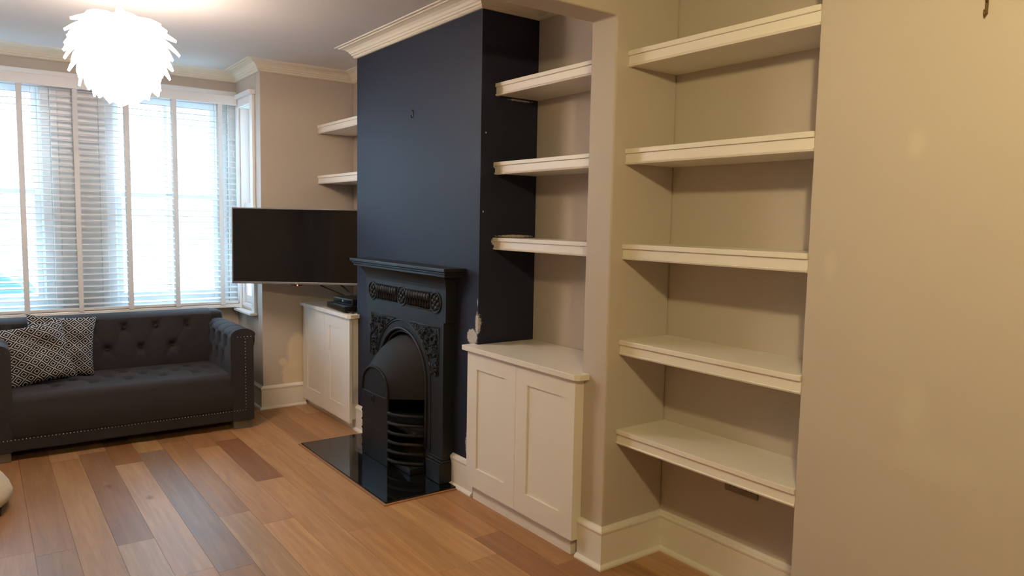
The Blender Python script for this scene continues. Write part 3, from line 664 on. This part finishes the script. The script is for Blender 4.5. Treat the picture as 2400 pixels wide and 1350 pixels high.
# seat cushion, tufted on top, plain rounded front
stf = []
for k in range(7): stf.append((-.905 - .205*k, 5.52))
for k in range(7): stf.append((-.80 - .205*k, 5.40))
for k in range(6): stf.append((-.905 - .205*k, 5.28))
stf = [q for q in stf if IX0+.05 < q[0] < IX1-.04]
def seat_fn(u, v):
    X = IX0 - .008 + (IX1-IX0+.016)*u; Lf = .21; Lr = .075; Lt = .55; s_ = v*(Lf+Lr+Lt)
    if s_ < Lf: return (X, SY0 + .006 - .012*math.sin(PI*s_/Lf), .142 + (SZ-.05-.142)*s_/Lf)
    if s_ < Lf+Lr:
        a = (s_-Lf)/Lr*PI/2; return (X, SY0+.006+.05*(1-math.cos(a)), SZ-.05+.05*math.sin(a))
    Y = SY0+.056 + (BFY+.02-SY0-.056)*(s_-Lf-Lr)/Lt
    return (X, Y, SZ + .006*math.sin(PI*(s_-Lf-Lr)/Lt) + tuft(None, X, Y, stf, .1025, .12, .022, .030))
MB().grid(110, 64, seat_fn).build('seat_cushion', M['sofa'], so)
# arms: profile swept front to back, rolled top, tufted inner face
def arm(sgn, xi, xo):
    """sgn +1: right arm (inner face looks to -X)"""
    at = [(5.18+.16*k, .60) for k in range(4)] + [(5.26+.16*k, .48) for k in range(3)]
    def fn(u, v):
        Y = SY0 + .004 + (SY1-.03-SY0)*u; s_ = v
        if s_ < .45:                                    # inner face, going up
            Z = .30 + (.655-.30)*s_/.45; d = tuft(None, Y, Z, at, .08, .12, .030, .032); edge = math.sin(PI*min(1, max(0, (Y-SY0)/.10))/2)
            return (xi - sgn*(.010 + d*edge), Y, Z)
        if s_ < .80:                                    # roll
            a = (s_-.45)/.35; th = PI*a; R = (abs(xo-xi)+.022)/2; cx = (xi+xo)/2 + sgn*.003
            pl_ = 1 - .10*math.exp(-(((Y-SY0-.12) % .16 - .08)/.014)**2) if Y < SY1-.1 and Y > SY0+.04 else 1
            return (cx - sgn*R*math.cos(th)*pl_, Y, .645 + .048*math.sin(th)*pl_)
        Z = .645 - (.645-.10)*(s_-.80)/.20
        return (xo + sgn*(.010 if s_ < .83 else .0), Y, Z)
    m = MB().grid(70, 60, fn)
    # front panel closing the arm
    prof = [fn(0, k/60) for k in range(0, 49)]
    pts = [(q[0], q[2]) for q in prof if q[2] > .30]
    poly = [(xi, .06)] + [(xi, .30)] + pts + [(xo, .62), (xo, .06)]
    m.extrude(poly, SY0-.002, SY0+.012, lambda q, t_: (q[0], t_, q[1]))
    ar = m.build('arm', M['sofa'], so)
    MB().box(min(xi, xo)+.006, max(xi, xo)-.004, SY0+.010, SY1-.01, .056, .62).build('arm_core', M['sofa'], ar, bevel=.008)
    bm_ = MB()
    for (Y, Z) in at: bm_ = MB().ball((xi - sgn*(-.012), Y, Z), .006, .009, .009, 8, 5); bm_.build('button', M['button'], ar)
arm(1, IX1, SX1); arm(-1, IX0, SX0)
for (X, Z) in bt: MB().ball((X, BFY+.020, Z), .011, .008, .011, 8, 6).build('button', M['button'], so)
for (X, Y) in stf: MB().ball((X, Y, SZ-.014), .010, .010, .006, 8, 6).build('button', M['button'], so)
# nailheads
nm_ = MB()
x = SX0+.045
while x < SX1-.045: nm_.ball((x, SY0-.0005, .132), .0036, .003, .0036, 6, 4); x += .0185
nm_.build('nailhead_trim', M['nail'], so)['kind'] = 'stuff'
for xa in (SX0+.042, SX1-.056):
    m = MB(); z = .150
    while z < .635: m.ball((xa, SY0-.003, z), .0036, .003, .0036, 6, 4); z += .0215
    for k in range(5): m.ball((xa - .05 + .022*k if xa > -1 else xa-.03+.022*k, SY0-.003, .638), .0036, .003, .0036, 6, 4)
    m.build('nailhead_trim', M['nail'], so)['kind'] = 'stuff'
for xa in (SX0+.01, SX1-.135):
    for ya in (SY0+.012, SY1-.10): MB().box(xa, xa+.125, ya, ya+.08, .0003, .056).build('foot', M['foot'], so, bevel=.004)
# ---- scatter cushions
def cushion(label, loc, rot, size=.43, th=.11, seed=1):
    c = thing('scatter_cushion', label, 'cushion', loc, rot, 'scatter cushions')
    rnd = random.Random(seed); ph = [rnd.uniform(0, 6) for _ in range(6)]
    def side(sg):
        def fn(u, v):
            a, b = u*2-1, v*2-1
            k = (1-a*a)**.5*(1-b*b)**.5 if abs(a) < 1 and abs(b) < 1 else 0
            pin = 1 - .085*(1-abs(a)**2.2*1.0)*abs(b)**3 - 0; pin2 = 1 - .085*(1-abs(b)**2.2)*abs(a)**3
            wr = .010*math.sin(5*a+3*b+ph[0])*k + .008*math.sin(9*b-4*a+ph[1])*k - .030*math.exp(-((a*.6+b*.8-.35)/.16)**2)*k
            return (a*size/2*pin2, b*size/2*pin, sg*(th*(k**.75)*.62 + wr*.9))
        return fn
    MB().grid(36, 36, side(1)).build('cover', M['print'], c, local=True)
    MB().grid(24, 24, side(-1)).build('back_panel', M['print'], c, local=True)
    E_ = [(a, b) for a, b in ((-1, -1), (1, -1), (1, 1), (-1, 1), (-1, -1))]
    return c
def face(nrm, upv):
    z_ = Vector(nrm).normalized(); y_ = (Vector(upv) - z_*Vector(upv).dot(z_)).normalized(); x_ = y_.cross(z_)
    return Matrix((x_, y_, z_)).transposed().to_euler()
cushion('black and white diamond-print cushion leaning behind the front cushion', (-1.665, 5.560, .588), face((.10, -1, .22), (.10, 0, 1)), .40, .10, 2)
cushion('black and white diamond-print cushion at the front, against the left sofa arm', (-1.815, 5.405, .572), face((.16, -1, .34), (-.12, 0, 1)), .385, .12, 5)

# ---- cream pouffe just entering the frame on the left
pf = thing('pouffe', 'rounded cream fabric pouffe with dark feet at the left edge', 'pouffe', (-2.338, 4.32, 0))
MB().lathe([(.0, .262), (.12, .258), (.19, .245), (.245, .222), (.285, .193), (.318, .155), (.342, .115), (.352, .085), (.350, .062), (.335, .048), (0, .046)], (0, 0, 0), 40).build('cover', M['cream'], pf, local=True)
for k in range(4):
    a = -.45 + PI/2*k; MB().lathe([(0, 0.0004), (.020, .0004), (.026, .05), (0, .05)], (.325*math.cos(a)*.95, .325*math.sin(a)*.95, 0), 12).build('foot', M['darkwood'], pf, local=True)

# ---- double socket under the lowest rear shelf
sk_ = thing('wall_socket', 'flat double power socket half hidden under the lowest rear shelf', 'socket', (A, 1.76, .41))
MB().box(A-.009, A-.0005, 1.682, 1.838, .376, .462).build('plate', M['socket'], sk_, bevel=.003)
for yc in (1.722, 1.798):
    for dy, dz in ((-.011, .0), (.011, 0), (0, .022)): MB().box(A-.0098, A-.0092, yc+dy-.004, yc+dy+.004, .405+dz-.004, .405+dz+.004).build('pin_hole', M['soot'], sk_)
    MB().box(A-.013, A-.0092, yc-.008, yc+.008, .438, .456).build('rocker', M['socket'], sk_)
# ---- picture hooks left in the walls
def hook(label, x, y, z, mat):
    h = thing('picture_hook', label, 'picture hook', (x, y, z))
    MB().box(x-.003, x-.0003, y-.004, y+.004, z-.022, z+.018).build('plate', mat, h)
    MB().tube([(x-.003, y, z-.022), (x-.010, y, z-.027), (x-.014, y, z-.020), (x-.013, y, z-.012)], .003, 6).build('hook', mat, h)
    MB().tube([(x-.0003, y, z+.008), (x-.012, y, z+.018)], .0022, 6).build('nail', mat, h)
hook('small black picture hook on the navy chimney breast above the mantel', 0, 3.869, 2.071, M['blackplastic'])
hook('small brass-coloured picture hook high on the plain wall at right', XS, .874, 2.035, simple('aged_brass', (.18, .11, .04), .5, .6, var=.1))

# ================================================================== OUTSIDE THE WINDOW
GZ = -.45
struct(MB().box(-40, 40, 6.5, 60, GZ-.2, GZ).build('ground_street', M['asphalt']))
hs_ = thing('terraced_house', 'pale rendered terraced house across the street, seen through the blind', 'house', (-2, 19, GZ))
MB().box(-14, 16, 19, 24, GZ, 5.2).build('front_wall', M['render_ext'], hs_)
MB().extrude([(18.6, 5.2), (24.4, 5.2), (21.5, 7.2)], -14.2, 16.2, lambda q, t_: (t_, q[0], q[1])).build('roof', M['slate'], hs_)
for k in range(6):
    for zz in (.6, 3.0):
        xx = -11 + 4.4*k; wd = MB().box(xx-.6, xx+.6, 18.93, 18.99, zz, zz+1.5).build('window', M['frame'], hs_)
        MB().box(xx-.52, xx+.52, 18.90, 18.925, zz+.08, zz+.72).box(xx-.52, xx+.52, 18.90, 18.925, zz+.78, zz+1.42).build('pane', M['extglass'], wd)
    MB().box(-9.4+4.4*k-.45, -9.4+4.4*k+.45, 18.93, 18.99, GZ, 1.7).build('front_door', M['carglass'], hs_)
car = thing('parked_car', 'silver parked car glimpsed through the lower left of the blind', 'car', (-3.1, 10.6, GZ))
bodyp = [(-2.0, .28), (-2.05, .62), (-1.9, .82), (-1.05, .95), (1.55, .98), (1.95, .86), (2.02, .5), (1.98, .28)]
MB().extrude(bodyp, -.84, .84, lambda q, t_: (q[0], t_, q[1])).build('body', M['carpaint'], car, bevel=.06, local=True, seg=3)
cab = [(-1.0, .94), (-.35, 1.40), (.95, 1.43), (1.6, .97)]
MB().extrude(cab, -.70, .70, lambda q, t_: (q[0], t_, q[1])).build('cabin', M['carglass'], car, bevel=.05, local=True, seg=3)
MB().box(-.30, .93, -.66, .66, 1.405, 1.45).build('roof', M['carpaint'], car, bevel=.02, local=True)
for xx in (.28, -.72): MB().extrude([(xx, .95), (xx+.07, .95), (xx+.07+(.12 if xx < 0 else 0), 1.42 if xx > 0 else 1.2), (xx+(.12 if xx < 0 else 0), 1.42 if xx > 0 else 1.2)], -.715, -.700, lambda q, t_: (q[0], t_, q[1])).build('pillar', M['carpaint'], car, local=True)
for xx in (-1.3, 1.25):
    for yy in (-.80, .80): 
        wh = MB().tube([(xx, yy-.10, .31), (xx, yy+.10, .31)], .31, 24).build('wheel', M['tyre'], car, local=True); MB().tube([(xx, yy-.11, .31), (xx, yy+.11, .31)], .18, 16).build('hub', M['steel'], wh, local=True)
for yy in (-.55, .55): MB().ball((-1.98, yy, .66), .05, .14, .08).build('headlamp', M['frame'], car, local=True)
